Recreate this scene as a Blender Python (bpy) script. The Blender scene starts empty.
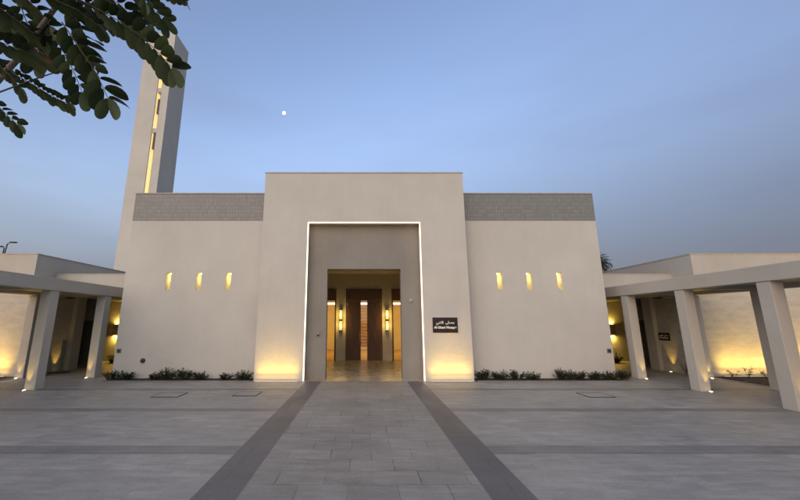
import bpy, bmesh, math, random
from mathutils import Vector, Matrix, Euler

random.seed(11)
S = bpy.context.scene
C = S.collection
R = math.radians

# ------------------------------------------------------------------ camera
cam_d = bpy.data.cameras.new('camera')
cam_d.sensor_width = 36
cam_d.lens = 15.975
cam_d.shift_x = 0.045
cam_d.clip_start = 0.05
cam_d.clip_end = 9000
cam = bpy.data.objects.new('camera', cam_d)
C.objects.link(cam)
cam.location = (0, 0, 2.0)
cam.rotation_euler = (R(90 + 11.465), 0, 0)
S.camera = cam

# ------------------------------------------------------------------ sky and sun (dusk, glow low behind the camera on the left)
SUN_EL, SUN_AZ = R(9), R(201)            # azimuth clockwise from +Y
w = bpy.data.worlds.new('World'); S.world = w; w.use_nodes = True
wn, wl = w.node_tree.nodes, w.node_tree.links
wn.clear()
SKY_TINT, CLOUD, HAZE, HAZE_L = (1.29, .98, 1.01), (.72, .79, 1.12), (.235, .25, .43), (.54, .65, .98)
sky = wn.new('ShaderNodeTexSky'); sky.sky_type = 'NISHITA'; sky.sun_disc = False
sky.sun_elevation = SUN_EL; sky.sun_rotation = SUN_AZ
sky.air_density = 1.3; sky.dust_density = 2.0; sky.ozone_density = 3.0
bg = wn.new('ShaderNodeBackground'); bg.inputs[1].default_value = 0.110
wo = wn.new('ShaderNodeOutputWorld')
# thin dusk haze low in the sky (thicker to the right) and faint high cloud over the Nishita sky
wtc = wn.new('ShaderNodeTexCoord'); wsep = wn.new('ShaderNodeSeparateXYZ'); wl.new(wtc.outputs['Generated'], wsep.inputs[0])
def wmath(op, a, b, c=None):
    n_ = wn.new('ShaderNodeMath'); n_.operation = op
    for i_, v_ in enumerate((a, b, c)):
        if v_ is None: continue
        if isinstance(v_, (int, float)): n_.inputs[i_].default_value = v_
        else: wl.new(v_, n_.inputs[i_])
    return n_.outputs[0]
def wmix(fac, a, b, mode='MIX'):
    n_ = wn.new('ShaderNodeMix'); n_.data_type = 'RGBA'; n_.blend_type = mode
    for sock, v_ in ((n_.inputs[0], fac), (n_.inputs[6], a), (n_.inputs[7], b)):
        if isinstance(v_, (int, float)): sock.default_value = v_
        elif isinstance(v_, tuple): sock.default_value = (*v_, 1)
        else: wl.new(v_, sock)
    return n_.outputs[2]
tint = wmix(1.0, sky.outputs[0], SKY_TINT, 'MULTIPLY')
wmp = wn.new('ShaderNodeMapping'); wmp.inputs['Scale'].default_value = (1.2, 1.2, 5); wmp.inputs['Rotation'].default_value = (0, R(25), 0); wl.new(wtc.outputs['Generated'], wmp.inputs[0])
wno = wn.new('ShaderNodeTexNoise'); wno.inputs['Scale'].default_value = 1.5; wno.inputs['Detail'].default_value = 6; wl.new(wmp.outputs[0], wno.inputs['Vector'])
wr = wn.new('ShaderNodeMapRange'); wr.inputs[1].default_value = .42; wr.inputs[2].default_value = .75; wr.inputs[3].default_value = 0; wr.inputs[4].default_value = .26; wl.new(wno.outputs[0], wr.inputs[0])
cl = wmix(wr.outputs[0], tint, CLOUD)
wh = wn.new('ShaderNodeMapRange'); wh.interpolation_type = 'SMOOTHERSTEP'
lift = wmath('MULTIPLY_ADD', wsep.outputs[0], .30, .62)
wl.new(wsep.outputs[2], wh.inputs[0]); wh.inputs[1].default_value = 0.0; wl.new(lift, wh.inputs[2]); wh.inputs[3].default_value = .9; wh.inputs[4].default_value = 0
hxf = wmath('MULTIPLY_ADD', wsep.outputs[0], .5, .5)
hz = wmix(wh.outputs[0], cl, wmix(hxf, HAZE_L, HAZE))
wl.new(hz, bg.inputs[0]); wl.new(bg.outputs[0], wo.inputs[0])

sun_d = bpy.data.lights.new('sun', 'SUN'); sun_d.energy = 0.66; sun_d.angle = R(115); sun_d.color = (1, .92, .70)
sun = bpy.data.objects.new('sun', sun_d); C.objects.link(sun)
sun_el_lamp = R(14)
sd = Vector((math.sin(SUN_AZ) * math.cos(sun_el_lamp), math.cos(SUN_AZ) * math.cos(sun_el_lamp), math.sin(sun_el_lamp)))
sun.rotation_euler = sd.to_track_quat('Z', 'Y').to_euler()

vs = S.view_settings
vs.view_transform = 'Standard'; vs.look = 'None'; vs.gamma = 1; vs.use_curve_mapping = False
vs.exposure = 1.75
S.cycles.max_bounces = 8
S.cycles.diffuse_bounces = 4
S.cycles.glossy_bounces = 4
S.cycles.caustics_reflective = False
S.cycles.caustics_refractive = False
S.cycles.use_denoising = True
S.cycles.sample_clamp_indirect = 4.0

WARM = (1.0, .60, .10)
# ------------------------------------------------------------------ helpers
def link(o, parent=None):
    C.objects.link(o)
    if parent: o.parent = parent
    return o

def tag(o, label=None, cat=None, group=None, kind=None):
    if label: o['label'] = label
    if cat: o['category'] = cat
    if group: o['group'] = group
    if kind: o['kind'] = kind
    return o

def empty(name, loc, label, cat, group=None, rz=0):
    o = bpy.data.objects.new(name, None); C.objects.link(o)
    o.location = loc; o.rotation_euler = (0, 0, rz); o.empty_display_size = .2
    return tag(o, label, cat, group)

class MB:
    """collects shapes; build() links them as one mesh object"""
    def __init__(s): s.bm = bmesh.new()
    def box(s, x0, x1, y0, y1, z0, z1):
        b = s.bm
        v = [b.verts.new(p) for p in ((x0,y0,z0),(x1,y0,z0),(x1,y1,z0),(x0,y1,z0),(x0,y0,z1),(x1,y0,z1),(x1,y1,z1),(x0,y1,z1))]
        for f in ((0,3,2,1),(4,5,6,7),(0,1,5,4),(1,2,6,5),(2,3,7,6),(3,0,4,7)): b.faces.new([v[i] for i in f])
        return s
    def poly(s, pts):
        s.bm.faces.new([s.bm.verts.new(p) for p in pts]); return s
    def cyl(s, p0, p1, r0, r1=None, n=16, cap=True):
        p0, p1 = Vector(p0), Vector(p1); r1 = r0 if r1 is None else r1
        q = (p1 - p0).to_track_quat('Z', 'Y')
        A = [s.bm.verts.new(p0 + q @ Vector((r0*math.cos(a), r0*math.sin(a), 0))) for a in [2*math.pi*i/n for i in range(n)]]
        B = [s.bm.verts.new(p1 + q @ Vector((r1*math.cos(a), r1*math.sin(a), 0))) for a in [2*math.pi*i/n for i in range(n)]]
        for i in range(n): s.bm.faces.new((A[i], A[(i+1)%n], B[(i+1)%n], B[i]))
        if cap: s.bm.faces.new(A[::-1]); s.bm.faces.new(B)
        return s
    def tube(s, pts, radii, n=8):
        rings = []
        for i, p in enumerate(pts):
            p = Vector(p)
            d = Vector(pts[min(i+1, len(pts)-1)]) - Vector(pts[max(i-1, 0)])
            q = d.to_track_quat('Z', 'Y')
            rings.append([s.bm.verts.new(p + q @ Vector((radii[i]*math.cos(2*math.pi*k/n), radii[i]*math.sin(2*math.pi*k/n), 0))) for k in range(n)])
        for a, b in zip(rings, rings[1:]):
            best = min(range(n), key=lambda o: sum((a[k].co - b[(k+o)%n].co).length for k in range(n)))
            for k in range(n): s.bm.faces.new((a[k], a[(k+1)%n], b[(k+1+best)%n], b[(k+best)%n]))
        s.bm.faces.new(rings[0][::-1]); s.bm.faces.new(rings[-1])
        return s
    def build(s, name, mat, parent=None, smooth=False, bevel=0, merge=False):
        if merge: bmesh.ops.remove_doubles(s.bm, verts=s.bm.verts, dist=1e-5)
        bmesh.ops.recalc_face_normals(s.bm, faces=s.bm.faces)
        me = bpy.data.meshes.new(name); s.bm.to_mesh(me); s.bm.free()
        me.materials.append(mat)
        if smooth:
            for p in me.polygons: p.use_smooth = True
        o = bpy.data.objects.new(name, me); link(o, parent)
        if bevel:
            m = o.modifiers.new('bevel', 'BEVEL'); m.width = bevel; m.segments = 2; m.limit_method = 'ANGLE'; m.angle_limit = R(40)
        return o

def grid_wall(mb, xs, zs, holes, y0, y1, x_is_y=False):
    """a wall between y0 and y1 with rectangular openings (x0,x1,z0,z1)"""
    xs = sorted(set([round(v, 4) for v in xs] + [round(h[i], 4) for h in holes for i in (0, 1)]))
    zs = sorted(set([round(v, 4) for v in zs] + [round(h[i], 4) for h in holes for i in (2, 3)]))
    fill = {}
    for i in range(len(xs)-1):
        for k in range(len(zs)-1):
            cx, cz = (xs[i]+xs[i+1])/2, (zs[k]+zs[k+1])/2
            fill[i, k] = not any(h[0] < cx < h[1] and h[2] < cz < h[3] for h in holes)
    V = {}
    def v(i, k, y):
        key = (i, k, y)
        if key not in V:
            V[key] = mb.bm.verts.new((xs[i], y, zs[k]) if not x_is_y else (y, xs[i], zs[k]))
        return V[key]
    for (i, k), f in fill.items():
        if not f: continue
        for y in (y0, y1): mb.bm.faces.new((v(i,k,y), v(i+1,k,y), v(i+1,k+1,y), v(i,k+1,y)))
        for (di, dk, a, b) in ((-1,0,(i,k),(i,k+1)), (1,0,(i+1,k),(i+1,k+1)), (0,-1,(i,k),(i+1,k)), (0,1,(i,k+1),(i+1,k+1))):
            if not fill.get((i+di, k+dk), False):
                mb.bm.faces.new((v(*a,y0), v(*b,y0), v(*b,y1), v(*a,y1)))
    return mb

# ------------------------------------------------------------------ materials
def mat(name, col, rough=.7, **kw):
    m = bpy.data.materials.new(name); m.use_nodes = True
    p = m.node_tree.nodes['Principled BSDF']
    p.inputs['Base Color'].default_value = (*col, 1); p.inputs['Roughness'].default_value = rough
    for k, v in kw.items(): p.inputs[k.replace('_', ' ')].default_value = v
    return m
def nodes(m): return m.node_tree.nodes, m.node_tree.links, m.node_tree.nodes['Principled BSDF']
def N(nt, typ, **kw):
    n = nt.new(typ)
    for k, v in kw.items():
        if hasattr(n, k) and not k[0].isupper(): setattr(n, k, v)
        else: n.inputs[k.replace('_', ' ')].default_value = v
    return n

def noisy(name, c1, c2, scale=3, rough=.8, bump=.3, bscale=120, bdist=.004, stretch=(1,1,1), spec=.3, big=None):
    """colour drifting between c1 and c2 in world metres, with a fine bump"""
    m = mat(name, c1, rough); n, l, p = nodes(m)
    p.inputs['Specular IOR Level'].default_value = spec
    tc = N(n, 'ShaderNodeNewGeometry')
    mp = N(n, 'ShaderNodeMapping'); mp.inputs['Scale'].default_value = stretch
    l.new(tc.outputs['Position'], mp.inputs[0])
    a = N(n, 'ShaderNodeTexNoise', Scale=scale, Detail=6, Roughness=.6); l.new(mp.outputs[0], a.inputs['Vector'])
    r = N(n, 'ShaderNodeValToRGB'); r.color_ramp.elements[0].position = .35; r.color_ramp.elements[1].position = .65
    r.color_ramp.elements[0].color = (*c1, 1); r.color_ramp.elements[1].color = (*c2, 1)
    l.new(a.outputs[0], r.inputs[0]); l.new(r.outputs[0], p.inputs['Base Color'])
    b = N(n, 'ShaderNodeTexNoise', Scale=bscale, Detail=3); l.new(mp.outputs[0], b.inputs['Vector'])
    bp = N(n, 'ShaderNodeBump', Strength=bump, Distance=bdist); l.new(b.outputs[0], bp.inputs['Height'])
    l.new(bp.outputs[0], p.inputs['Normal'])
    return m

def stucco(name, c1, c2):
    """trowelled render: broad drift, faint vertical rain streaks, fine grain"""
    m = mat(name, c1, .85); n, l, p = nodes(m); p.inputs['Specular IOR Level'].default_value = .25
    g = N(n, 'ShaderNodeNewGeometry')
    a = N(n, 'ShaderNodeTexNoise', Scale=.55, Detail=5, Roughness=.6); l.new(g.outputs['Position'], a.inputs['Vector'])
    mp = N(n, 'ShaderNodeMapping'); mp.inputs['Scale'].default_value = (3.5, 3.5, .22); l.new(g.outputs['Position'], mp.inputs[0])
    s = N(n, 'ShaderNodeTexNoise', Scale=1.4, Detail=6, Roughness=.65); l.new(mp.outputs[0], s.inputs['Vector'])
    sp = N(n, 'ShaderNodeTexNoise', Scale=26, Detail=4, Roughness=.7); l.new(g.outputs['Position'], sp.inputs['Vector'])
    ad = N(n, 'ShaderNodeMath', operation='MULTIPLY_ADD'); l.new(s.outputs[0], ad.inputs[0]); ad.inputs[1].default_value = .28; l.new(a.outputs[0], ad.inputs[2])
    ad2 = N(n, 'ShaderNodeMath', operation='MULTIPLY_ADD'); l.new(sp.outputs[0], ad2.inputs[0]); ad2.inputs[1].default_value = .3; l.new(ad.outputs[0], ad2.inputs[2])
    r = N(n, 'ShaderNodeValToRGB'); r.color_ramp.elements[0].position = .55; r.color_ramp.elements[1].position = .98
    r.color_ramp.elements[0].color = (*c1, 1); r.color_ramp.elements[1].color = (*c2, 1)
    l.new(ad2.outputs[0], r.inputs[0]); l.new(r.outputs[0], p.inputs['Base Color'])
    b = N(n, 'ShaderNodeTexNoise', Scale=55, Detail=5, Roughness=.7); l.new(g.outputs['Position'], b.inputs['Vector'])
    b2 = N(n, 'ShaderNodeTexNoise', Scale=5, Detail=2); l.new(g.outputs['Position'], b2.inputs['Vector'])
    bp2 = N(n, 'ShaderNodeBump', Strength=.35, Distance=.02); l.new(b2.outputs[0], bp2.inputs['Height'])
    bp = N(n, 'ShaderNodeBump', Strength=.85, Distance=.007); l.new(b.outputs[0], bp.inputs['Height']); l.new(bp2.outputs[0], bp.inputs['Normal'])
    l.new(bp.outputs[0], p.inputs['Normal'])
    return m

def paver(name, c1, c2, cm, bw, rh, mortar, off=.5, bump=.5, rough=.55, streak=0, shift=(0, 0, 0)):
    m = mat(name, c1, rough); n, l, p = nodes(m)
    g = N(n, 'ShaderNodeNewGeometry')
    mp = N(n, 'ShaderNodeMapping'); mp.inputs['Location'].default_value = shift; l.new(g.outputs['Position'], mp.inputs[0])
    br = N(n, 'ShaderNodeTexBrick', offset=off, Scale=1.0, Mortar_Size=mortar, Mortar_Smooth=.3, Bias=0.0, Brick_Width=bw, Row_Height=rh)
    br.inputs['Color1'].default_value = (*c1, 1); br.inputs['Color2'].default_value = (*c2, 1); br.inputs['Mortar'].default_value = (*cm, 1)
    l.new(mp.outputs[0], br.inputs['Vector'])
    jn = N(n, 'ShaderNodeTexNoise', Scale=1.1, Detail=3, Roughness=.6); l.new(g.outputs['Position'], jn.inputs['Vector'])
    jr = N(n, 'ShaderNodeMapRange', From_Min=.42, From_Max=.62, To_Min=.12, To_Max=1.0); l.new(jn.outputs[0], jr.inputs[0])
    jf = N(n, 'ShaderNodeMath', operation='MULTIPLY'); l.new(br.outputs['Fac'], jf.inputs[0]); l.new(jr.outputs[0], jf.inputs[1])
    tl = N(n, 'ShaderNodeTexBrick', offset=off, Scale=1.0, Mortar_Size=0, Bias=0.0, Brick_Width=bw, Row_Height=rh); l.new(mp.outputs[0], tl.inputs['Vector'])
    tl.inputs['Color1'].default_value = (*c1, 1); tl.inputs['Color2'].default_value = (*c2, 1); tl.inputs['Mortar'].default_value = (*c1, 1)
    jm = N(n, 'ShaderNodeMix', data_type='RGBA'); l.new(jf.outputs[0], jm.inputs[0]); l.new(tl.outputs['Color'], jm.inputs[6]); jm.inputs[7].default_value = (*cm, 1)
    ms = N(n, 'ShaderNodeMapping'); ms.inputs['Rotation'].default_value = (0, 0, R(35)); ms.inputs['Scale'].default_value = (1, 4.5, 1); l.new(g.outputs['Position'], ms.inputs[0])
    a = N(n, 'ShaderNodeTexNoise', Scale=1.6, Detail=8, Roughness=.68); l.new(ms.outputs[0], a.inputs['Vector'])
    a2 = N(n, 'ShaderNodeTexNoise', Scale=.45, Detail=4, Roughness=.6); l.new(g.outputs['Position'], a2.inputs['Vector'])
    r = N(n, 'ShaderNodeMapRange', From_Min=.3, From_Max=.7, To_Min=.74, To_Max=1.26); l.new(a.outputs[0], r.inputs[0])
    r2 = N(n, 'ShaderNodeMapRange', From_Min=.3, From_Max=.7, To_Min=.82, To_Max=1.15); l.new(a2.outputs[0], r2.inputs[0])
    fl = N(n, 'ShaderNodeTexNoise', Scale=30, Detail=8, Roughness=.9); l.new(g.outputs['Position'], fl.inputs['Vector'])
    r3 = N(n, 'ShaderNodeMapRange', From_Min=.3, From_Max=.7, To_Min=.74, To_Max=1.26); l.new(fl.outputs[0], r3.inputs[0])
    m1 = N(n, 'ShaderNodeMath', operation='MULTIPLY'); l.new(r.outputs[0], m1.inputs[0]); l.new(r2.outputs[0], m1.inputs[1])
    m2 = N(n, 'ShaderNodeMath', operation='MULTIPLY'); l.new(m1.outputs[0], m2.inputs[0]); l.new(r3.outputs[0], m2.inputs[1])
    vm = N(n, 'ShaderNodeVectorMath', operation='SCALE'); l.new(jm.outputs[2], vm.inputs[0]); l.new(m2.outputs[0], vm.inputs['Scale'])
    l.new(vm.outputs[0], p.inputs['Base Color'])
    rr = N(n, 'ShaderNodeMapRange', From_Min=.3, From_Max=.7, To_Min=rough-.1, To_Max=rough+.14); l.new(a.outputs[0], rr.inputs[0]); l.new(rr.outputs[0], p.inputs['Roughness'])
    inv = N(n, 'ShaderNodeMath', operation='MULTIPLY_ADD'); l.new(jf.outputs[0], inv.inputs[0]); inv.inputs[1].default_value = -1; l.new(fl.outputs[0], inv.inputs[2])
    bp = N(n, 'ShaderNodeBump', Strength=bump, Distance=.004); l.new(inv.outputs[0], bp.inputs['Height']); l.new(bp.outputs[0], p.inputs['Normal'])
    return m

def emis(name, col, s):
    m = mat(name, (.8, .8, .8), .5); n, l, p = nodes(m)
    p.inputs['Emission Color'].default_value = (*col, 1); p.inputs['Emission Strength'].default_value = s
    return m

M = {}
M['stucco'] = stucco('beige_stucco', (.455, .443, .402), (.52, .508, .463))
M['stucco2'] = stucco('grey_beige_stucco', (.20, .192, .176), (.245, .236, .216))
M['wing'] = stucco('edge_dimmed_wing_stucco', (.385, .372, .333), (.45, .436, .393))  # darker than the hall stucco: dimming towards the frame edges put into the colour
M['coping'] = noisy('coping_stone', (.36, .32, .28), (.45, .40, .35), 4, .8)
M['pillar'] = stucco('edge_dimmed_pillar_stucco', (.41, .394, .352), (.475, .458, .41))  # albedo lowered as well, so the pillar colour carries the edge dimming
M['tile'] = mat('grey_mosaic_tile', (.2, .2, .2), .45)
n, l, p = nodes(M['tile'])
g = N(n, 'ShaderNodeNewGeometry'); sx = N(n, 'ShaderNodeSeparateXYZ'); cb = N(n, 'ShaderNodeCombineXYZ')
l.new(g.outputs['Position'], sx.inputs[0]); l.new(sx.outputs[0], cb.inputs[0]); l.new(sx.outputs[2], cb.inputs[1])
br = N(n, 'ShaderNodeTexBrick', offset=0.0, Scale=1.0, Mortar_Size=.014, Mortar_Smooth=.2, Brick_Width=.11, Row_Height=.155, Bias=0.0)
br.inputs['Color1'].default_value = (.165, .172, .165, 1); br.inputs['Color2'].default_value = (.205, .212, .205, 1); br.inputs['Mortar'].default_value = (.15, .155, .15, 1)
l.new(cb.outputs[0], br.inputs['Vector']); l.new(br.outputs['Color'], p.inputs['Base Color'])
bp = N(n, 'ShaderNodeBump', Strength=.6, Distance=.006, invert=True); l.new(br.outputs['Fac'], bp.inputs['Height']); l.new(bp.outputs[0], p.inputs['Normal'])

# coursed rough stone of the wing fronts
M['stone'] = noisy('split_face_stone', (.37, .347, .305), (.45, .423, .373), 2.2, .85, .45, 9, .008, (1, 1, 3))
M['walk'] = paver('walkway_granite', (.235, .22, .198), (.275, .258, .23), (.12, .11, .10), .62, .42, .008, .5, .6, .58, shift=(.2, .1, 0))
M['field'] = paver('courtyard_granite', (.25, .24, .22), (.29, .278, .254), (.22, .21, .188), .40, .20, .007, .5, .4, .52)
M['band'] = paver('dark_granite_band', (.10, .097, .10), (.125, .12, .12), (.06, .06, .06), .6, .9, .006, 0, .4, .5)
M['crossband'] = paver('grey_granite_band', (.165, .16, .158), (.19, .184, .178), (.12, .118, .115), .6, .9, .005, 0, .4, .5)
M['floor'] = paver('polished_stone_floor', (.34, .275, .19), (.38, .31, .22), (.16, .13, .09), .9, .9, .005, 0, .12, .27)
M['sand'] = noisy('sandy_ground', (.30, .25, .19), (.38, .32, .25), .2, .95)
M['soil'] = noisy('dark_soil', (.028, .022, .017), (.055, .043, .032), 9, .95, 1, 30, .03)
M['wood'] = noisy('dark_door_wood', (.085, .045, .026), (.14, .078, .045), 2.5, .45, .3, 60, .003, (8, 8, .5))
M['shelfwood'] = noisy('oak_slat_wood', (.30, .17, .07), (.42, .25, .11), 2, .5, .3, 60, .003, (1, 1, 9))
M['inner'] = noisy('vestibule_plaster', (.50, .46, .37), (.56, .52, .42), 1, .85)
M['hallwall'] = noisy('prayer_room_plaster', (.60, .50, .33), (.66, .55, .38), 1, .85)
M['carpet'] = noisy('prayer_carpet', (.30, .19, .08), (.38, .25, .11), 1.5, .95, .6, 90, .01)
M['metal'] = noisy('dark_metal', (.035, .035, .038), (.05, .05, .052), 6, .4, .1)
M['steel'] = mat('brushed_steel', (.45, .45, .45), .35, Metallic=1.0)
M['greyplate'] = noisy('grey_plate', (.16, .155, .15), (.19, .185, .175), 6, .5, .1)
M['white'] = noisy('white_plastic', (.55, .54, .52), (.62, .61, .58), 6, .4, .05)
M['signface'] = noisy('brown_black_sign_face', (.014, .008, .008), (.02, .012, .011), 8, .35, .05)
M['letter'] = noisy('white_lettering', (.74, .73, .70), (.80, .79, .77), 8, .5, .05)
M['signedge'] = noisy('sign_backing', (.5, .47, .42), (.55, .52, .47), 8, .5, .05)
M['doorgrey'] = noisy('grey_brown_door', (.15, .135, .115), (.19, .17, .145), 2, .5, .2, 50, .002, (6, 6, .5))
M['glass'] = mat('clear_glass', (.9, .95, .95), .02, IOR=1.45)
M['glass'].node_tree.nodes['Principled BSDF'].inputs['Transmission Weight'].default_value = 1
M['leaf'] = noisy('shrub_leaf', (.010, .020, .009), (.032, .048, .022), 9, .5, .2, 60, .002)
M['leaf2'] = noisy('tree_leaflet', (.014, .030, .008), (.036, .058, .014), 5, .62, .3, 90, .002)
M['leafbrown'] = noisy('withered_leaflet', (.07, .035, .022), (.11, .07, .03), 20, .6, .3, 90, .002)
M['bark'] = noisy('grey_brown_bark', (.13, .105, .085), (.22, .185, .15), 14, .9, .8, 40, .01, (1, 1, .4))
M['twig'] = noisy('brown_twig', (.05, .035, .025), (.10, .075, .05), 14, .8)
M['frond'] = noisy('palm_frond', (.028, .04, .018), (.05, .065, .028), 6, .6)
M['led'] = emis('warm_led', (1, .72, .42), 1.1)
M['bulb'] = emis('warm_bulb', (1, .74, .30), 2)
M['barlens'] = emis('bar_light_lens', (1, .72, .32), .45)
M['sconce'] = emis('yellow_lamp_glass', (1, .64, .05), .40)
M['niche_led'] = emis('niche_led', (1, .66, .16), 7)
M['slotled'] = emis('minaret_led', (1, .60, .16), .29)
M['roomlight'] = emis('linear_luminaire', (1, .92, .80), .8)
M['moon'] = emis('moonlit_surface', (1, .96, .88), 1.3)

# ------------------------------------------------------------------ the setting: ground
def sheet(name, x0, x1, y0, y1, z, m):
    return tag(MB().poly([(x0,y0,z),(x1,y0,z),(x1,y1,z),(x0,y1,z)]).build(name, m), kind='structure')
sheet('ground', -2500, 2500, -2500, 2500, -.02, M['sand'])
sheet('courtyard_paving', -40, 40, -14, 40, 0, M['field'])
sheet('walkway', -1.47, 1.47, -14, 12.83, .004, M['walk'])
for s in (-1, 1):
    a, b = sorted((s*1.47, s*2.0))
    sheet('paving_strip', a, b, -14, 12.83, .004, M['band'])
    for yc, wd in ((6.2, .34), (8.83, .26), (11.38, .22), (3.6, .3), (1.0, .3)):
        a, b = sorted((s*2.0, s*9.75)) if yc < 20 else (0, 0)
        a, b = sorted((s*2.0, s*26))
        sheet('paving_band', a, b, yc-wd/2, yc+wd/2, .004, M['crossband'])
    a, b = sorted((s*3.9, s*9.0))
    sheet('planting_bed', a, b, 12.86, 13.42, .016, M['soil'])
    mbk = MB(); mbk.box(a, b, 12.81, 12.858, 0, .03)
    tag(mbk.build('bed_kerb', M['crossband'], bevel=.004), kind='structure')
    a, b = sorted((s*12.66, s*22))
    sheet('planting_bed', a, b, 9.3, 13.79, .016, M['soil'])
    tag(MB().box(*sorted((s*12.61, s*12.658)), 9.3, 13.79, 0, .035).build('bed_kerb', M['coping'], bevel=.004), kind='structure')

# ------------------------------------------------------------------ mosque hall
YP, YR, YM_ = 12.83, 13.21, 13.42       # portal face, recess face, wall face
hall = empty('mosque_hall', (0, YP, 0), 'beige mosque hall with tall glowing portal and grey tiled parapet bands', 'mosque')
def on_hall(o): o.parent = hall; o.location = o.location - Vector((0, YP, 0)); return o
def area(name, loc, sx_, sy_, energy, col, rot, parent=None, spread=180):
    d = bpy.data.lights.new(name, 'AREA'); d.shape = 'RECTANGLE'; d.size = sx_; d.size_y = sy_; d.energy = energy; d.color = col; d.spread = R(spread)
    o = bpy.data.objects.new(name, d); link(o, parent); o.location = loc; o.rotation_euler = rot
    return o

PX = 3.79
mb = grid_wall(MB(), (-PX, PX), (0, 7.62), [(-2.09, 2.09, 0, 5.66)], YP, YR)
mb.box(-PX, -2.3, YR+.001, 15.5, 0, 7.6); mb.box(2.3, PX, YR+.001, 15.5, 0, 7.6)   # returns of the portal block
mb.box(-2.299, 2.299, YR+.36, 15.5, 5.0, 7.6)
on_hall(mb.build('portal', M['stucco']))
on_hall(MB().box(-PX-.02, PX+.02, YP-.02, 15.5, 7.622, 7.66).build('coping', M['coping']))
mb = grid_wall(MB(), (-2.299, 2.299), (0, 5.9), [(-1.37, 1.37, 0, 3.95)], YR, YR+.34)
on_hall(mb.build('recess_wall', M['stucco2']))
# LED line set in the reveal of the portal
lm = MB(); e = .035
lm.box(-2.10, -2.072, YP-.004, YP+.05, 0.02, 5.635); lm.box(2.072, 2.10, YP-.004, YP+.05, 0.02, 5.635); lm.box(-2.10, 2.10, YP-.004, YP+.05, 5.64, 5.67)
on_hall(lm.build('light_strip', M['led']))

NX = (5.15, 6.27, 7.42)
for s in (-1, 1):
    holes = [(s*x-.095 if s > 0 else s*x-.095, s*x+.095, 3.19, 3.84) for x in NX]
    a, b = sorted((s*PX + s*.002, s*9.08))
    on_hall(grid_wall(MB(), (a, b), (0, 5.90), holes, YM_, YM_+.35).build('wall', M['stucco']))
    on_hall(MB().box(a, b, YM_-.012, YM_+.35, 5.902, 7.0).build('tile_band', M['tile']))
    on_hall(MB().box(a-.01, b+.01, YM_-.03, YM_+.36, 7.002, 7.04).build('coping', M['coping']))
    sa, sb = sorted((s*8.73, s*9.08))
    on_hall(MB().box(sa, sb, YM_+.352, 30, 0, 7.0).build('side_wall', M['stucco']))
    for x in NX:
        c = s*x
        nb = MB().box(c-.14, c+.14, YM_+.353, YM_+.37, 3.1, 3.9)
        nb = on_hall(nb.build('niche', M['stucco']))
        MB().box(c-.05, c+.05, YM_+.20, YM_+.30, 3.815, 3.838).build('niche_lamp', M['niche_led'], nb)
        area('lamp', (c, YM_+.18, 3.80), .12, .12, .55, (1, .70, .22), (R(12), 0, 0), nb, 100)
on_hall(MB().box(-8.72, 8.72, 15.6, 30, 6.5, 6.8).build('roof', M['coping']))
on_hall(MB().box(-9.08, 9.08, 30.01, 30.3, 0, 7.0).build('back_wall', M['stucco']))

# vestibule
YI = 19.46
on_hall(MB().poly([(-4.2, 12.835, .006), (4.2, 12.835, .006), (4.2, YI, .006), (-4.2, YI, .006)]).build('vestibule_floor', M['floor']))
for s in (-1, 1):
    v = MB(); v.box(*sorted((s*4.2, s*4.4)), YR+.342, YI, 0, 4.6); v.box(*sorted((s*2.3, s*4.199)), YR+.342, YR+.4, 0, 4.6)
    on_hall(v.build('vestibule_wall', M['inner']))
on_hall(MB().box(-4.4, 4.4, YR+.45, YI, 4.601, 4.8).build('vestibule_ceiling', M['inner']))
holes = [(-.98, .98, 0, 3.78), (-3.3, -1.5, 0, 3.78), (1.5, 3.3, 0, 3.78)]
on_hall(grid_wall(MB(), (-4.199, 4.199), (0, 4.6), holes, YI, YI+.25).build('inner_wall', M['inner']))
for a, b in ((-1.49, -.99), (.99, 1.49)): on_hall(MB().box(a, b, YI-.02, YI-.001, 0.01, .45).box(a, b, YI-.03, YI-.001, .45, .475).build('wall_plinth', M['inner']))
# door frames, leaves and panes
for (a, b, kind) in ((-.98, .98, 'c'), (-3.3, -1.5, 's'), (1.5, 3.3, 's')):
    fr = MB()
    fr.box(a, a+.08, YI-.03, YI+.1, 0.01, 3.78); fr.box(b-.08, b, YI-.03, YI+.1, 0.01, 3.78)
    fr.box(a+.081, b-.081, YI-.03, YI+.1, 3.70, 3.78)
    fr.box(a+.081, b-.081, YI-.01, YI+.08, 3.22, 3.699)      # transom panel
    fr.box(a+.081, b-.081, YI-.02, YI+.09, 3.14, 3.215)
    f = on_hall(fr.build('door_frame', M['wood'], bevel=.006))
    if kind == 'c':
        for s in (-1, 1):
            x0, x1 = sorted((s*.17, s*.895))
            lf = on_hall(MB().box(x0, x1, YI, YI+.055, .015, 3.135).build('door_leaf', M['wood'], bevel=.005))
            pn = MB()
            for k in range(7):
                xx = x0 + (x1-x0)*(k+.5)/7
                pn.box(xx-.038, xx+.038, YI-.012, YI-.001, .25, 3.0)
            pn.build('door_panel', M['wood'], lf)
            MB().cyl((s*.22, YI-.06, .95), (s*.22, YI-.06, 1.5), .012).cyl((s*.22, YI-.06, 1.0), (s*.22, YI, 1.0), .008).cyl((s*.22, YI-.06, 1.45), (s*.22, YI, 1.45), .008).build('handle', M['steel'], lf)
        on_hall(MB().box(-.168, .168, YI+.02, YI+.032, .02, 3.135).build('glass_pane', M['glass']))
    else:
        on_hall(MB().box(a+.082, b-.082, YI+.02, YI+.032, .02, 3.135).build('glass_pane', M['glass']))
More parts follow.
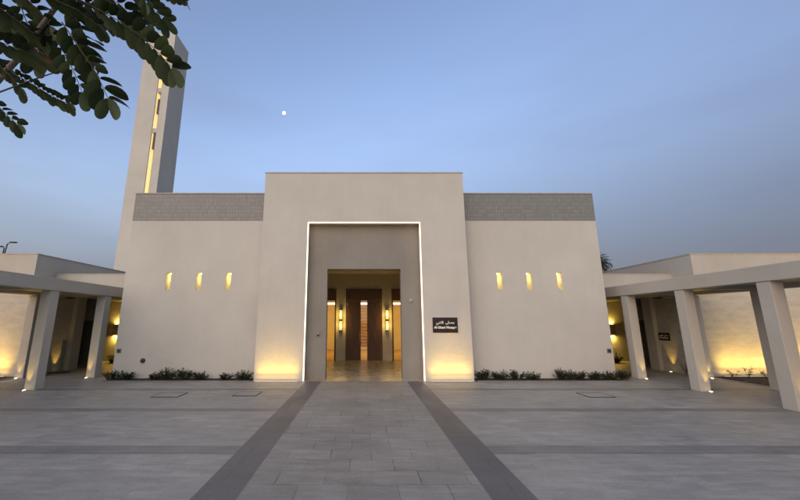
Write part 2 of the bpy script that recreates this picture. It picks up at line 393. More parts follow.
# prayer room seen through the glass
rm = MB(); rm.box(-8.7, 8.7, 27, 27.2, 0, 4.2); rm.box(-8.7, -8.5, YI+.26, 26.99, 0, 4.2); rm.box(8.5, 8.7, YI+.26, 26.99, 0, 4.2)
rm.box(-8.49, -4.2, YI+.26, YI+.4, 0, 4.2); rm.box(4.2, 8.49, YI+.26, YI+.4, 0, 4.2)
on_hall(rm.build('prayer_room_wall', M['hallwall']))
on_hall(MB().box(-8.7, 8.7, YI+.26, 27.2, 4.201, 4.35).build('prayer_room_ceiling', M['hallwall']))
on_hall(MB().poly([(-8.5, YI+.002, .008), (8.5, YI+.002, .008), (8.5, 27, .008), (-8.5, 27, .008)]).build('prayer_room_carpet', M['carpet']))
sl = MB()
for k in range(15): sl.box(-1.3, 1.3, 26.93, 26.99, .3+k*.22, .45+k*.22)
on_hall(sl.build('wood_slat_panel', M['shelfwood']))
on_hall(MB().box(-6, 6, 22.9, 23.0, 3.09, 3.2).build('linear_light', M['roomlight']))
on_hall(area('ceiling_light', (0, 23.2, 4.15), 12, 4, 170, (1, .60, .16), (0, 0, 0)))

# ------------------------------------------------------------------ wings
for s, side in ((-1, 'left'), (1, 'right')):
    W = empty('wing_building', (s*12.9, 13.8, 0), 'low beige wing of the mosque on the %s, with a lit stone front wall' % side, 'building', 'low wings beside the hall')
    def wp(o, W=W): o.parent = W; o.location = o.location - W.location; return o
    def bx(m, x0, x1, *r): a, b = sorted((s*x0, s*x1)); return m.box(a, b, *r)
    wp(bx(MB(), 12.631, 40, 13.8, 15.62, 0, 2.978).build('front_wall', M['stone']))
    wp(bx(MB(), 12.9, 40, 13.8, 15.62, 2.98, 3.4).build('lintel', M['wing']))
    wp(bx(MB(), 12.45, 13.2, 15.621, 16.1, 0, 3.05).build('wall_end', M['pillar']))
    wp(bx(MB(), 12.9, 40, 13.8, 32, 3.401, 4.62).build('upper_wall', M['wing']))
    wp(bx(MB(), 12.88, 40, 13.78, 32, 4.622, 4.66).build('coping', M['coping']))
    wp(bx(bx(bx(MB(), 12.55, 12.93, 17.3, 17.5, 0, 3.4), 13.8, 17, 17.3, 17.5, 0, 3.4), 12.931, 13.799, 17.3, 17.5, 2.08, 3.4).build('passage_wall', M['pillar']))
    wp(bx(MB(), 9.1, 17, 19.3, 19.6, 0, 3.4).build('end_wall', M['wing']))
    d = wp(bx(MB(), 12.94, 13.79, 17.34, 17.40, .01, 2.07).build('door', M['doorgrey'], bevel=.004))
    hx = s*13.02
    MB().cyl((hx, 17.28, 1.0), (hx, 17.34, 1.0), .02).cyl((hx, 17.28, 1.0), (hx+s*.11, 17.28, 1.0), .009).build('handle', M['steel'], d)
    # low roof over the passage
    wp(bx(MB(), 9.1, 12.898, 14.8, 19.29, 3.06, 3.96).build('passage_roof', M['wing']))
    wp(bx(MB(), 9.1, 12.898, 14.785, 19.29, 3.962, 3.99).build('coping', M['coping']))

    # colonnade
    K = empty('colonnade', (s*10, 4, 0), 'beige square-pillared colonnade with flat canopy along the %s side of the court' % side, 'colonnade', 'colonnades flanking the court')
    def kp(o, K=K): o.parent = K; o.location = o.location - K.location; return o
    proto = None
    for x0 in (9.85, 12.30):
        for y in ((3.75, 6.18, 8.6, 11.0, 13.4) if x0 < 10 else (3.75, 6.18, 8.65, 11.05, 13.45)):
            if proto is None:
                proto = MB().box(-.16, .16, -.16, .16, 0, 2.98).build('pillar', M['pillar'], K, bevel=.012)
                o = proto
            else:
                o = proto.copy(); C.objects.link(o); o.parent = K
            o.location = Vector((s*(x0+.16), y+.16+(.22 if s < 0 and x0 < 10 else 0), 0)) - K.location
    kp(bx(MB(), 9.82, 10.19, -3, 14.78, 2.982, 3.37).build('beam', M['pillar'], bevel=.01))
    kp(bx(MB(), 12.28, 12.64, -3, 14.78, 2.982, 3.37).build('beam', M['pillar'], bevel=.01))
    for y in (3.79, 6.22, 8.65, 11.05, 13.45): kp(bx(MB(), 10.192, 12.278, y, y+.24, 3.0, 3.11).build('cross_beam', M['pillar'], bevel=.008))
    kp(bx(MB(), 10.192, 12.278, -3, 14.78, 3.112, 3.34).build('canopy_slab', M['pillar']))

# ------------------------------------------------------------------ minaret
mn = empty('minaret', (-19.93, 30, 0), 'tall slender square beige minaret with gold-lit vertical slot', 'minaret')
x0, x1, y0, y1, H = -21.35, -18.52, 30.0, 32.6, 29.9
sx0, sx1 = -19.66, -19.2
b = MB()
b.box(x0, sx0, y0, y1, 0, H); b.box(sx1, x1, y0, y1, 0, H); b.box(sx0+.001, sx1-.001, y0+.62, y1, 0, H-.4)
b.box(sx0+.001, sx1-.001, y0+.03, y0+.619, 0, 12.0)
o = b.build('shaft', M['stucco']); o.parent = mn; o.location = -mn.location
for z in (19.2, 23.4, 27.9):
    o = MB().box(sx0+.002, sx1-.002, y0+.05, y0+.61, z, z+.42).build('bridge_block', M['stucco']); o.parent = mn; o.location = -mn.location
for z in (17.6, 21.2, 25.4):
    o = MB().box(sx1-.30, sx1-.005, y0+.12, y0+.615, z, z+1.5).build('louvre', M['metal']); o.parent = mn; o.location = -mn.location
o = MB().box(sx0+.005, sx0+.03, y0+.12, y0+.60, 12.1, H-.5).build('light_strip', M['slotled']); o.parent = mn; o.location = -mn.location

# ------------------------------------------------------------------ signs
def text_mesh(body, size, mat_, parent, loc, rot, name='lettering', ext=.004, bold=.0, font=None):
    cu = bpy.data.curves.new('txt', 'FONT'); cu.body = body; cu.size = size; cu.align_x = 'CENTER'; cu.align_y = 'CENTER'; cu.extrude = ext; cu.offset = bold
    if font: cu.font = font
    t = bpy.data.objects.new('txt', cu); C.objects.link(t)
    dg = bpy.context.evaluated_depsgraph_get(); me = bpy.data.meshes.new_from_object(t.evaluated_get(dg))
    bpy.data.objects.remove(t); me.materials.clear(); me.materials.append(mat_)
    o = bpy.data.objects.new(name, me); link(o, parent); o.location = loc; o.rotation_euler = rot
    return o
AR = '\uFEF2\uFEE8\uFED0\uFEDF\uFE8D  \uFEF0\uFEE0\uFEBC\uFEE3'
def sign(loc, rz, wd, ht, label):
    sg = empty('wall_sign', loc, label, 'sign', rz=rz)
    MB().box(-wd/2-.012, wd/2+.012, .001, .012, -ht/2-.012, ht/2+.012).build('backing', M['signedge'], sg)
    MB().box(-wd/2, wd/2, -.02, .0, -ht/2, ht/2).build('panel', M['signface'], sg, bevel=.003)
    return sg
sg = sign((2.865, YP-.014, 1.895), 0, .88, .525, 'dark sign with white Arabic and English lettering on the portal, right of the entrance')
text_mesh(AR, .125, M['letter'], sg, (0, -.026, .085), (R(90), 0, 0), bold=.004)
text_mesh('Al Ghani Mosque', .112, M['letter'], sg, (0, -.026, -.085), (R(90), 0, 0), bold=.0045)
sg = sign((12.63-.014, 15.33, 1.40), R(90), .56, .32, 'small dark sign on the passage side wall beneath the right canopy')
# faces -X : rotate so the panel's front (-Y) looks towards -X
sg.rotation_euler = (0, 0, R(-90))
text_mesh(AR, .085, M['letter'], sg, (0, -.026, .05), (R(90), 0, 0), bold=.001)
text_mesh('Al Ghani Mosque', .06, M['letter'], sg, (0, -.026, -.055), (R(90), 0, 0), bold=.001)

# ------------------------------------------------------------------ small wall fittings
def fitting(name, loc, label, cat): return empty(name, loc, label, cat)
f = fitting('wall_camera', (1.72, YR-.001, 2.76), 'small white round camera on the recess wall, right of the doorway', 'camera')
MB().cyl((0, 0, 0), (0, -.05, 0), .06, .055, 20).build('housing', M['white'], f, True)
MB().cyl((0, -.05, -.005), (0, -.075, -.01), .04, .025, 20).build('lens', M['greyplate'], f, True)
f = fitting('door_intercom', (-1.66, YR-.001, 1.56), 'small grey square intercom on the recess wall, left of the doorway', 'intercom')
MB().box(-.065, .065, -.022, 0, -.075, .075).build('plate', M['greyplate'], f, bevel=.006)
MB().box(-.045, .045, -.027, -.0225, -.055, .0).build('speaker_panel', M['metal'], f)
MB().cyl((0, -.0225, .035), (0, -.03, .035), .016).build('button', M['steel'], f)
for s, side in ((-1, 'left'), (1, 'right')):
    f = fitting('outlet_box', (s*8.93, YM_-.001, .97), 'small grey square socket box low on the hall\'s outer %s corner' % side, 'socket')
    MB().box(-.075, .075, -.03, 0, -.075, .075).build('box', M['greyplate'], f, bevel=.006)
    MB().box(-.055, .055, -.038, -.031, -.05, .05).build('cover', M['metal'], f, bevel=.004)
f = fitting('hose_tap', (-8.02, YM_-.001, .63), 'small black round tap box low on the hall wall above the left bed', 'tap')
MB().cyl((0, 0, 0), (0, -.05, 0), .085, .075, 20).build('body', M['metal'], f, True)
MB().cyl((0, -.05, -.02), (0, -.10, -.06), .018, .014, 10).build('spout', M['metal'], f)

# sconces beside the prayer room doors
def sconce(x, label):
    f = empty('wall_sconce', (x, YI-.001, 1.55), label, 'wall lamp', 'lamps beside the prayer room doors')
    MB().box(-.04, .04, -.05, 0, .03, 1.09).build('back_plate', M['metal'], f)
    MB().cyl((0, -.12, .50), (0, -.12, .60), .085).cyl((0, -.12, 1.07), (0, -.12, 1.11), .08).cyl((0, -.12, 0), (0, -.12, .03), .08).build('mount', M['metal'], f)
    for z in (.03, .60):
        MB().cyl((0, -.12, z), (0, -.12, z+.47), .072, n=20).build('lamp_glass', M['sconce'], f, True)
        d = bpy.data.lights.new('lamp', 'POINT'); d.energy = 3.0; d.color = (1, .64, .2); d.shadow_soft_size = .08
        o = bpy.data.objects.new('lamp', d); link(o, f); o.location = (0, -.32, z+.24)
sconce(-1.24, 'glowing double cylinder sconce left of the wooden double door')
sconce(1.24, 'glowing double cylinder sconce right of the wooden double door')

# ------------------------------------------------------------------ lit fixtures in the ground and on walls
def spot(parent, loc, target, energy, size, blend=.8, col=WARM, rad=.03):
    d = bpy.data.lights.new('lamp', 'SPOT'); d.energy = energy; d.spot_size = R(size); d.spot_blend = blend; d.color = col; d.shadow_soft_size = rad
    o = bpy.data.objects.new('lamp', d); link(o, parent); o.location = loc
    o.rotation_euler = (Vector(loc) - Vector(target)).to_track_quat('Z', 'Y').to_euler()
    return o
def ground_spot(x, y, label, tx=0, ty=.1, energy=14, size=50, grp='round spotlights set in the paving'):
    f = empty('ground_spotlight', (x, y, .0), label, 'ground light', grp)
    MB().cyl((0, 0, .001), (0, 0, .022), .06, .055, 24).build('rim', M['steel'], f)
    MB().cyl((0, 0, .0225), (0, 0, .03), .042, .036, 20).build('lens', M['bulb'], f)
    spot(f, (0, 0, .04), (tx, ty, 1.0), energy, size)
ords = {8.6: 'nearest', 11.0: 'middle', 13.4: 'farthest'}
for s, side in ((-1, 'left'), (1, 'right')):
    for y in (8.6, 11.0, 13.4):
        ground_spot(s*10.06, y-.10+(.22 if s < 0 else 0), 'round ground light in front of the %s visible front pillar of the %s colonnade' % (ords[y], side), 0, .05, 10, 42)
    # on the passage side wall, one at its foot
    ground_spot(s*12.47, 15.12, 'round ground light at the foot of the passage side wall on the %s' % side, s*.12, 0, 11, 50)
    ground_spot(s*12.46, 13.36, 'round ground light before the back pillar at the %s wing corner' % side, 0, .06, 6)

def bar_light(x0, x1, y, label, energy, grp, low, tilt=0, z=.02):
    f = empty('linear_uplight', ((x0+x1)/2, y, z), label, 'ground light', grp)
    L = x1-x0
    MB().box(-L/2, L/2, -.03, .03, -.015, .012).build('casing', M['steel'], f)
    MB().box(-L/2+.01, L/2-.01, -.010, .010, .0125, .015).build('lens', M['barlens'], f)
    area('lamp', (0, 0, .022), L-.05, .03, energy, WARM, (R(180 - tilt), 0, 0), f, 78)
    area('lamp', (0, 0, .024), L-.05, .03, low, WARM, (R(165), 0, 0), f, 150)
for s, side in ((-1, 'left'), (1, 'right')):
    a, b = sorted((s*2.25, s*3.70))
    bar_light(a, b, YP-.15, 'bar light in the paving washing the portal foot %s of the entrance' % side, 5.0, 'bar lights at the portal foot', 1.0)
    for k in range(3):
        a = 13.15 + k*2.6
        xa, xb = sorted((s*a, s*(a+2.4)))
        bar_light(xa, xb, 13.62, '%s bar light behind the bed at the foot of the %s wing wall' % (('innermost', 'second', 'outermost')[k], side), 15, 'bar lights along the wing walls', 3.2, z=.05)
# wall lamp at the far end of each passage
for s, side in ((-1, 'left'), (1, 'right')):
    f = empty('wall_lamp', (s*13.0, 19.299, 1.6), 'box-shaped up and down wall lamp at the end of the %s passage' % side, 'wall lamp', 'box wall lamps in the passages')
    MB().box(-.25, .25, -.16, 0, -.28, .28).build('shade', M['stucco2'], f, bevel=.005)
    MB().box(-.2, .2, -.13, -.03, -.288, -.281).box(-.2, .2, -.13, -.03, .281, .288).build('lens', M['bulb'], f)
    area('lamp', (0, -.08, .30), .4, .08, 4.5, WARM, (R(180), 0, 0), f)
    area('lamp', (0, -.08, -.30), .4, .08, 6, WARM, (0, 0, 0), f)

# ------------------------------------------------------------------ access covers
def cover(x, y, wx, wy, label, rz=0):
    f = empty('access_cover', (x, y, .0), label, 'floor cover', 'paved access covers', rz)
    r_ = MB(); t = .013
    r_.box(-wx/2, wx/2, -wy/2, -wy/2+t, .001, .016); r_.box(-wx/2, wx/2, wy/2-t, wy/2, .001, .016)
    r_.box(-wx/2, -wx/2+t, -wy/2+t+.001, wy/2-t-.001, .001, .016); r_.box(wx/2-t, wx/2, -wy/2+t+.001, wy/2-t-.001, .001, .016)
    r_.build('frame', M['metal'], f)
    MB().box(-wx/2+t+.002, wx/2-t-.002, -wy/2+t+.002, wy/2-t-.002, .001, .012).build('inset_paving', M['field'], f)
cover(-5.42, 10.52, .72, .62, 'square access cover in the left paving, farther from the walkway')
cover(-3.30, 10.66, .66, .60, 'square access cover in the left paving, nearer to the walkway')
cover(6.45, 10.5, .72, .62, 'square access cover in the right paving before the shrubs')

# stand by the left passage wall
f = empty('sign_stand', (-12.22, 14.95, 0), 'slim grey upright stand on a flat black base by the left passage wall', 'stand')
MB().box(-.34, .30, -.16, .16, .0, .04).build('base', M['metal'], f, bevel=.008)
MB().box(-.035, .045, -.02, .02, .041, 1.25).build('post', M['greyplate'], f, bevel=.004)
MB().box(-.055, .065, -.045, -.021, .55, 1.27).build('panel', M['greyplate'], f, bevel=.004)

# ------------------------------------------------------------------ shrubs and bedding plants
def leaf_faces(mb, base, d, up, L, Wd, fold=.25):
    d = d.normalized(); sdir = d.cross(up)
    if sdir.length < .01: sdir = d.cross(Vector((1, 0, 0)))
    sdir.normalize(); nrm = sdir.cross(d)
    c0 = base; c1 = base + d*L*.5 - nrm*L*.04; c2 = base + d*L - nrm*L*.18
    l1 = base + d*L*.22 + sdir*Wd*.42 + nrm*Wd*fold*.6; l2 = base + d*L*.62 + sdir*Wd*.5 + nrm*Wd*fold*.6 - nrm*L*.06
    r1 = base + d*L*.22 - sdir*Wd*.42 + nrm*Wd*fold*.6; r2 = base + d*L*.62 - sdir*Wd*.5 + nrm*Wd*fold*.6 - nrm*L*.06
    V = [mb.bm.verts.new(q) for q in (c0, c1, c2, l1, l2, r1, r2)]
    mb.bm.faces.new((V[0], V[1], V[4], V[3])); mb.bm.faces.new((V[1], V[2], V[4]))
    mb.bm.faces.new((V[0], V[5], V[6], V[1])); mb.bm.faces.new((V[1], V[6], V[2]))

def shrub_proto(seed, nst=38, rx=.42, ry=.22, h=.42):
    rnd = random.Random(seed)
    lf, st = MB(), MB()
    for i in range(nst):
        a = rnd.uniform(0, 6.283); q = rnd.random()**.5
        bx_, by_ = .5*rx*q*math.cos(a), .5*ry*q*math.sin(a)
        tip = Vector((rx*q*math.cos(a)*rnd.uniform(.8, 1.1), ry*q*math.sin(a)*rnd.uniform(.8, 1.1), h*rnd.uniform(.45, 1.15)*(1-.35*q)))
        base = Vector((bx_, by_, 0)); mid = (base+tip)/2 + Vector((rnd.uniform(-.04, .04), rnd.uniform(-.04, .04), .03))
        st.tube([base, mid, tip], [.006, .004, .0025], 5)
        for k in range(13):
            t = .15 + .85*k/12
            p = base.lerp(mid, t*2) if t < .5 else mid.lerp(tip, t*2-1)
            aa = rnd.uniform(0, 6.283); el = rnd.uniform(-.2, 1.0)
            d = Vector((math.cos(aa)*math.cos(el), math.sin(aa)*math.cos(el), math.sin(el)))
            leaf_faces(lf, p, d, Vector((rnd.uniform(-.4, .4), rnd.uniform(-.4, .4), 1)), rnd.uniform(.06, .10), rnd.uniform(.028, .042))
    return lf, st
bpy_protos = []
def add_shrub(x, y, z, sc, label, grp, variant, rz):
    """first use of a variant builds it, later ones copy thing and parts"""
    if variant >= len(bpy_protos):
        lf, st = shrub_proto(100+variant)
        r_ = empty('shrub', (0, 0, 0), 'x', 'shrub', grp)
        lf.build('foliage', M['leaf'], r_); st.build('stems', M['twig'], r_)
        bpy_protos.append(r_)
    else:
        src = bpy_protos[variant]; r_ = src.copy(); C.objects.link(r_)
        for ch in list(src.children):
            c = ch.copy(); C.objects.link(c); c.parent = r_
    r_.location = (x, y, z); r_.rotation_euler = (0, 0, rz); r_.scale = sc
    r_['label'] = label; r_['group'] = grp
pos = [(-8.85, .95, 'shrub at the outer end of the left bed beside the hall corner'),
       (-8.35, 1.0, 'shrub second from the outer end of the left bed, below the black tap box'),
       (-7.35, .8, 'shrub at the left end of the middle clump in the left bed, thinner'),
       (-6.95, 1.05, 'second shrub from the left in the middle clump of the left bed'),
       (-6.35, 1.1, 'third shrub from the left in the middle clump of the left bed'),
       (-5.8, 1.0, 'shrub at the right end of the middle clump in the left bed'),
       (-4.85, .85, 'shrub starting the clump of the left bed nearest the portal'),
       (-4.25, 1.05, 'shrub in the left bed touching the portal side'),
       (4.2, 1.0, 'shrub in the right bed touching the portal side'),
       (4.75, .95, 'second shrub from the portal in the right bed'),
       (5.35, 1.1, 'third shrub from the portal in the right bed'),
       (5.9, .9, 'low shrub ending the inner clump of the right bed'),
       (6.95, .95, 'shrub starting the outer clump of the right bed'),
       (7.5, 1.15, 'second and tallest shrub of the outer clump in the right bed'),
       (8.1, 1.0, 'third shrub of the outer clump in the right bed'),
       (8.65, 1.0, 'fourth shrub of the outer clump in the right bed, below the grey socket box'),
       (9.1, .85, 'low shrub at the outer end of the right bed spilling past the hall corner')]
for i, (x, sc, lb) in enumerate(pos):
    add_shrub(x, 13.1 + random.uniform(-.03, .05), .016, (sc*.88, .95, sc*random.uniform(.70, .98)), lb, 'low shrubs in the beds along the hall', i % 4, random.choice((0, math.pi)) + random.uniform(-.15, .15))
for s, side in ((-1, 'left'), (1, 'right')):
    add_shrub(s*12.55, 18.6, 0, (1.3, 1.6, 1.1), 'dark shrub at the far end of the %s passage' % side, 'shrubs in the passages', 1, .3*s)

def young_plant(x, y, h, seed, label):
    rnd = random.Random(seed); lf, st = MB(), MB()
    for i in range(4):
        a = rnd.uniform(0, 6.283); tip = Vector((.18*math.cos(a), .12*math.sin(a), h*rnd.uniform(.6, 1)))
        st.tube([(0, 0, 0), tip*.5 + Vector((0, 0, .02)), tip], [.006, .004, .003], 5)
        for k in range(8):
            t = .35 + .65*k/7; aa = rnd.uniform(0, 6.283)
            leaf_faces(lf, tip*t, Vector((math.cos(aa), math.sin(aa), rnd.uniform(-.2, .7))), Vector((0, 0, 1)), rnd.uniform(.07, .11), .045)
    r_ = empty('young_plant', (x, y, .016), label, 'plant', 'young plants before the wing walls')
    lf.build('foliage', M['leaf'], r_); st.build('stems', M['twig'], r_)
young_plant(12.5, 14.45, .38, 1, 'small leafy plant by the right passage side wall, below the small sign')
young_plant(13.25, 13.35, .30, 2, 'low plant at the inner corner of the right lit wing wall')
young_plant(13.75, 13.35, .45, 3, 'thin young plant left of centre before the right lit wing wall')
young_plant(14.45, 13.4, .34, 4, 'low young plant at mid bay before the right lit wing wall')
young_plant(14.95, 13.35, .55, 5, 'taller young plant before the right lit wing wall, beside the back pillar')

# ------------------------------------------------------------------ palm and street lamps behind
pr = empty('palm_tree', (23.15, 35, 0), 'dark palm crown showing above the roof behind the right wing', 'palm')
MB().tube([(0, 0, 0), (.05, 0, 4), (.0, 0, 7.7)], [.24, .19, .17], 12).build('trunk', M['bark'], pr)
rnd = random.Random(5); cr = MB()
for i in range(80):
    a = rnd.uniform(0, 6.283); el = rnd.uniform(-.5, 1.35); L = rnd.uniform(1.0, 1.6)
    pts = []
    for k in range(7):
        t = k/6; e2 = el - 1.2*t*t
        if k == 0: p_ = Vector((0, 0, 7.7)); 
        else: p_ = pts[-1] + Vector((math.cos(a)*math.cos(e2), math.sin(a)*math.cos(e2), math.sin(e2)))*L/6
        pts.append(p_)
    cr.tube(pts, [.022]*6+[.008], 4)
    for k in range(1, 7):
        for sgn in (-1, 1):
            for q in (0, .5):
                p_ = pts[k-1].lerp(pts[k], q+.25)
                dd = (pts[k]-pts[k-1]).normalized(); sd_ = dd.cross(Vector((0, 0, 1))).normalized()*sgn
                leaf_faces(cr, p_, sd_ + dd*.8 + Vector((0, 0, rnd.uniform(-.3, .2))), Vector((0, 0, 1)), .5*(1-.07*k), .05)
cr.build('fronds', M['frond'], pr)

def street_lamp(x, y, H_, arm, label, tilt):
    f = empty('street_lamp', (x, y, 0), label, 'street lamp', 'street lamps beyond the left wing')
    MB().tube([(0, 0, 0), (tilt*.3, 0, H_*.6), (tilt, 0, H_)], [.16, .12, .09], 10).build('pole', M['metal'], f)
    MB().tube([(tilt, 0, H_-.1), (tilt+arm*.3, 0, H_+.2)], [.07, .05], 8).build('arm', M['metal'], f)
    h = MB(); c = tilt+arm*.3
    sgn = 1 if arm > 0 else -1
    a, b = sorted((c, c+arm*.7)); h.box(a, b, -.25, .25, H_+.1, H_+.32)
    h.build('lamp_head', M['metal'], f, bevel=.08)
street_lamp(-62.6, 60, 15.3, 1.5, 'nearer street lamp with long head pointing right, above the left wing roof', .9)
street_lamp(-64.3, 62, 15.0, -.9, 'farther short-armed street lamp pointing left, above the left wing roof', .1)

# ------------------------------------------------------------------ moon
mm = MB(); bmesh.ops.create_uvsphere(mm.bm, u_segments=24, v_segments=16, radius=11)
mo = mm.build('moon', M['moon'], smooth=True); mo.location = (-563.4, 2258.3, 1444.5)
tag(mo, 'small bright white moon high in the dusk sky above the portal', 'moon')

# ------------------------------------------------------------------ overhanging tree, its leaves close to the camera
tr = empty('tree', (-2.9, .9, 0), 'overhanging tree with dark pinnate leaves filling the top left corner', 'tree')
def tp(o): o.parent = tr; o.location = -tr.location; return o
tp(MB().tube([(-2.9, .9, 0), (-2.88, .92, .5), (-2.8, .95, 1.4), (-2.62, 1.05, 2.2), (-2.45, 1.15, 2.9), (-2.3, 1.2, 3.9)], [.11, .085, .075, .065, .055, .03], 14).build('trunk', M['bark'], smooth=True))
brpts = [(-2.62, 1.05, 2.2), (-2.1, 1.2, 2.42), (-1.85, 1.3, 2.6), (-1.65, 1.32, 2.789), (-1.507, 1.286, 2.953), (-1.425, 1.268, 3.041), (-1.344, 1.247, 3.149), (-1.262, 1.225, 3.257), (-1.18, 1.194, 3.409)]
tp(MB().tube(brpts, [.035, .022, .016, .013, .0115, .011, .010, .009, .007], 10).build('branch', M['bark'], smooth=True))
tp(MB().tube([(-1.75, 1.25, 2.68), (-1.421, 1.15, 2.77), (-1.312, 1.141, 2.813), (-1.204, 1.133, 2.852), (-1.067, 1.124, 2.898)], [.006, .0035, .003, .0025, .002], 6).build('twig', M['twig']))
tp(MB().tube([(-1.18, 1.194, 3.409), (-.95, 1.22, 3.47), (-0.794, 1.243, 3.416), (-0.761, 1.255, 3.358), (-0.748, 1.263, 3.317), (-0.735, 1.268, 3.292)], [.006, .004, .003, .0025, .002, .0015], 6).build('twig', M['twig']))
FRONDS = [
(.062, [(-1.04,1.092,3.156),(-0.915,1.105,3.091),(-0.828,1.117,3.034),(-0.754,1.13,2.969),(-0.703,1.142,2.912)], 0),
(.062, [(-1.038,1.04,3.01),(-0.976,1.058,2.919),(-0.921,1.074,2.842),(-0.88,1.092,2.754)], 0),
(.056, [(-1.077,1.042,3.153),(-1.035,1.056,3.084),(-0.993,1.071,3.008),(-0.958,1.088,2.925)], 0),
(.057, [(-1.194,1.157,3.088),(-1.141,1.173,3.006),(-1.103,1.189,2.932),(-1.072,1.204,2.857)], 0),
(.040, [(-1.262,1.128,2.876),(-1.19,1.136,2.837),(-1.132,1.143,2.802),(-1.074,1.149,2.774)], 0),
(.042, [(-1.331,1.117,2.78),(-1.289,1.124,2.745),(-1.254,1.131,2.711),(-1.222,1.137,2.683)], 0),
(.044, [(-1.348,1.137,2.933),(-1.318,1.143,2.904),(-1.289,1.149,2.876),(-1.26,1.156,2.84)], 0),
(.035, [(-1.317,1.211,3.074),(-1.278,1.217,3.044),(-1.238,1.221,3.024),(-1.199,1.223,3.013)], 1),
(.061, [(-1.46,1.127,3.237),(-1.384,1.14,3.17),(-1.301,1.152,3.111),(-1.232,1.163,3.058)], 0),
(.056, [(-1.352,1.071,3.008),(-1.296,1.078,2.973),(-1.246,1.082,2.952),(-1.19,1.086,2.932)], 0),
(.065, [(-1.446,1.202,3.369),(-1.389,1.215,3.305),(-1.332,1.226,3.249),(-1.283,1.239,3.185)], 0),
(.061, [(-1.065,1.116,3.29),(-0.989,1.13,3.222),(-0.92,1.139,3.178),(-0.859,1.152,3.111)], 0),
(.063, [(-1.317,1.16,3.322),(-1.23,1.17,3.275),(-1.144,1.178,3.237),(-1.057,1.187,3.19)], 0),
(.059, [(-1.623,1.267,3.3),(-1.546,1.275,3.259),(-1.479,1.284,3.217),(-1.42,1.297,3.151)], 0),
(.051, [(-1.095,1.004,3.087),(-1.028,1.009,3.06),(-0.967,1.015,3.034),(-0.906,1.024,2.987)], 0),
(.057, [(-1.405,1.221,3.273),(-1.381,1.234,3.209),(-1.356,1.247,3.145),(-1.332,1.267,3.049)], 0),
(.038, [(-0.946,1.242,3.425),(-0.934,1.25,3.383),(-0.93,1.257,3.35),(-0.921,1.263,3.317)], 0),
(.038, [(-0.904,1.247,3.4),(-0.862,1.25,3.383),(-0.82,1.253,3.367),(-0.786,1.255,3.358)], 0),
(.061, [(-1.72,1.345,3.164),(-1.668,1.351,3.138),(-1.624,1.354,3.121),(-1.572,1.359,3.095)], 0),
# beyond the frame, towards the trunk
(.06, [(-1.9,1.3,2.9),(-1.85,1.2,3.05),(-1.8,1.1,3.15),(-1.75,1.0,3.2)], 0),
(.06, [(-2.3,1.2,3.9),(-2.1,1.3,3.95),(-1.95,1.4,3.9),(-1.8,1.5,3.8)], 0),
(.06, [(-2.3,1.2,3.9),(-2.45,1.05,4.0),(-2.6,.9,3.95),(-2.75,.8,3.8)], 0),
(.06, [(-2.35,1.2,3.6),(-2.5,1.35,3.7),(-2.65,1.5,3.68),(-2.8,1.6,3.55)], 0),
(.06, [(-2.35,1.2,3.7),(-2.3,1.0,3.85),(-2.2,.8,3.85),(-2.1,.65,3.75)], 0),
(.06, [(-2.3,1.2,3.8),(-2.25,1.45,3.9),(-2.2,1.65,3.88),(-2.15,1.8,3.75)], 0),
(.06, [(-1.5,1.1,3.45),(-1.4,1.0,3.5),(-1.3,.9,3.5),(-1.2,.8,3.42)], 0),
(.06, [(-1.3,1.2,3.5),(-1.2,1.3,3.55),(-1.1,1.4,3.55),(-1.0,1.5,3.48)], 0),
]
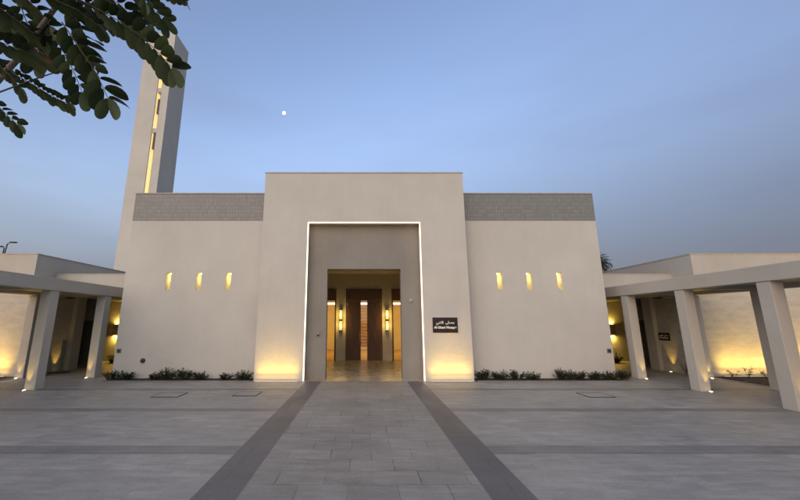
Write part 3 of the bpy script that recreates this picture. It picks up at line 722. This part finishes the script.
def leaflet(mb, base, d, nrm, L, Wd, curl):
    """oblong leaflet with a rounded, slightly notched tip, folded along its midrib and bent down"""
    d = d.normalized(); sdir = d.cross(nrm).normalized(); nrm = sdir.cross(d)
    prof = ((0, .10), (.12, .55), (.3, .86), (.55, 1.0), (.78, .9), (.93, .6), (1.0, .22))
    mid, lft, rgt = [], [], []
    for t, w_ in prof:
        c_ = base + d*L*t - nrm*curl*L*t*t
        mid.append(mb.bm.verts.new(c_)); lft.append(mb.bm.verts.new(c_ + sdir*Wd*.5*w_ + nrm*Wd*.10*w_)); rgt.append(mb.bm.verts.new(c_ - sdir*Wd*.5*w_ + nrm*Wd*.10*w_))
    for i in range(len(prof)-1):
        mb.bm.faces.new((mid[i], mid[i+1], lft[i+1], lft[i])); mb.bm.faces.new((mid[i], rgt[i], rgt[i+1], mid[i+1]))
camdir = Vector((0, .98, .2))
for fi, (L, pts, brown) in enumerate(FRONDS):
    L *= 1.0 if fi in (4, 5, 6, 7) else 1.16
    rnd = random.Random(fi+40)
    P_ = [Vector(p_) for p_ in pts]
    seg = [(P_[i+1]-P_[i]).length for i in range(len(P_)-1)]; tot = sum(seg)
    def at(t):
        q = t*tot
        for i, sl_ in enumerate(seg):
            if q <= sl_ or i == len(seg)-1: return P_[i].lerp(P_[i+1], min(1, q/sl_)), (P_[i+1]-P_[i]).normalized()
            q -= sl_
    mb = MB(); rch = MB()
    npair = max(4, int(tot/(L*.44)))
    rch.tube([at(k/8)[0] for k in range(9)], [.0022*(1-.5*k/8) for k in range(9)], 5)
    view = (sum(P_, Vector())/len(P_) - Vector((0, 0, 2))).normalized()
    face = (view*.75 + Vector((rnd.uniform(-.35, .35), rnd.uniform(-.3, .3), .7))).normalized()
    for k in range(npair):
        t = .06 + .94*k/(npair-1)
        for sgn in (-1, 1):
            p_, d_ = at(min(1, t)); sdv = d_.cross(face).normalized()*sgn
            nn = (face + Vector((rnd.uniform(-.35, .35), rnd.uniform(-.35, .35), rnd.uniform(-.35, .35)))).normalized()
            LL = L*rnd.uniform(.82, 1.12)*(.8+.3*t)
            lean = .55 + .35*t + rnd.uniform(-.15, .15)
            leaflet(mb, p_ + sdv*.003, sdv + d_*lean, nn, LL, LL*rnd.uniform(.46, .62), rnd.uniform(.02, .22))
    p_, d_ = at(1); leaflet(mb, p_, d_ + Vector((rnd.uniform(-.2, .2), 0, -.1)), face, L*1.25, L*.55, .15)
    fo = tp(mb.build('compound_leaf', M['leafbrown'] if brown else M['leaf2'], smooth=True))
    rc = rch.build('leaf_stalk', M['twig'], fo)
    if brown: fo['label'] = 'withered brown leaf'
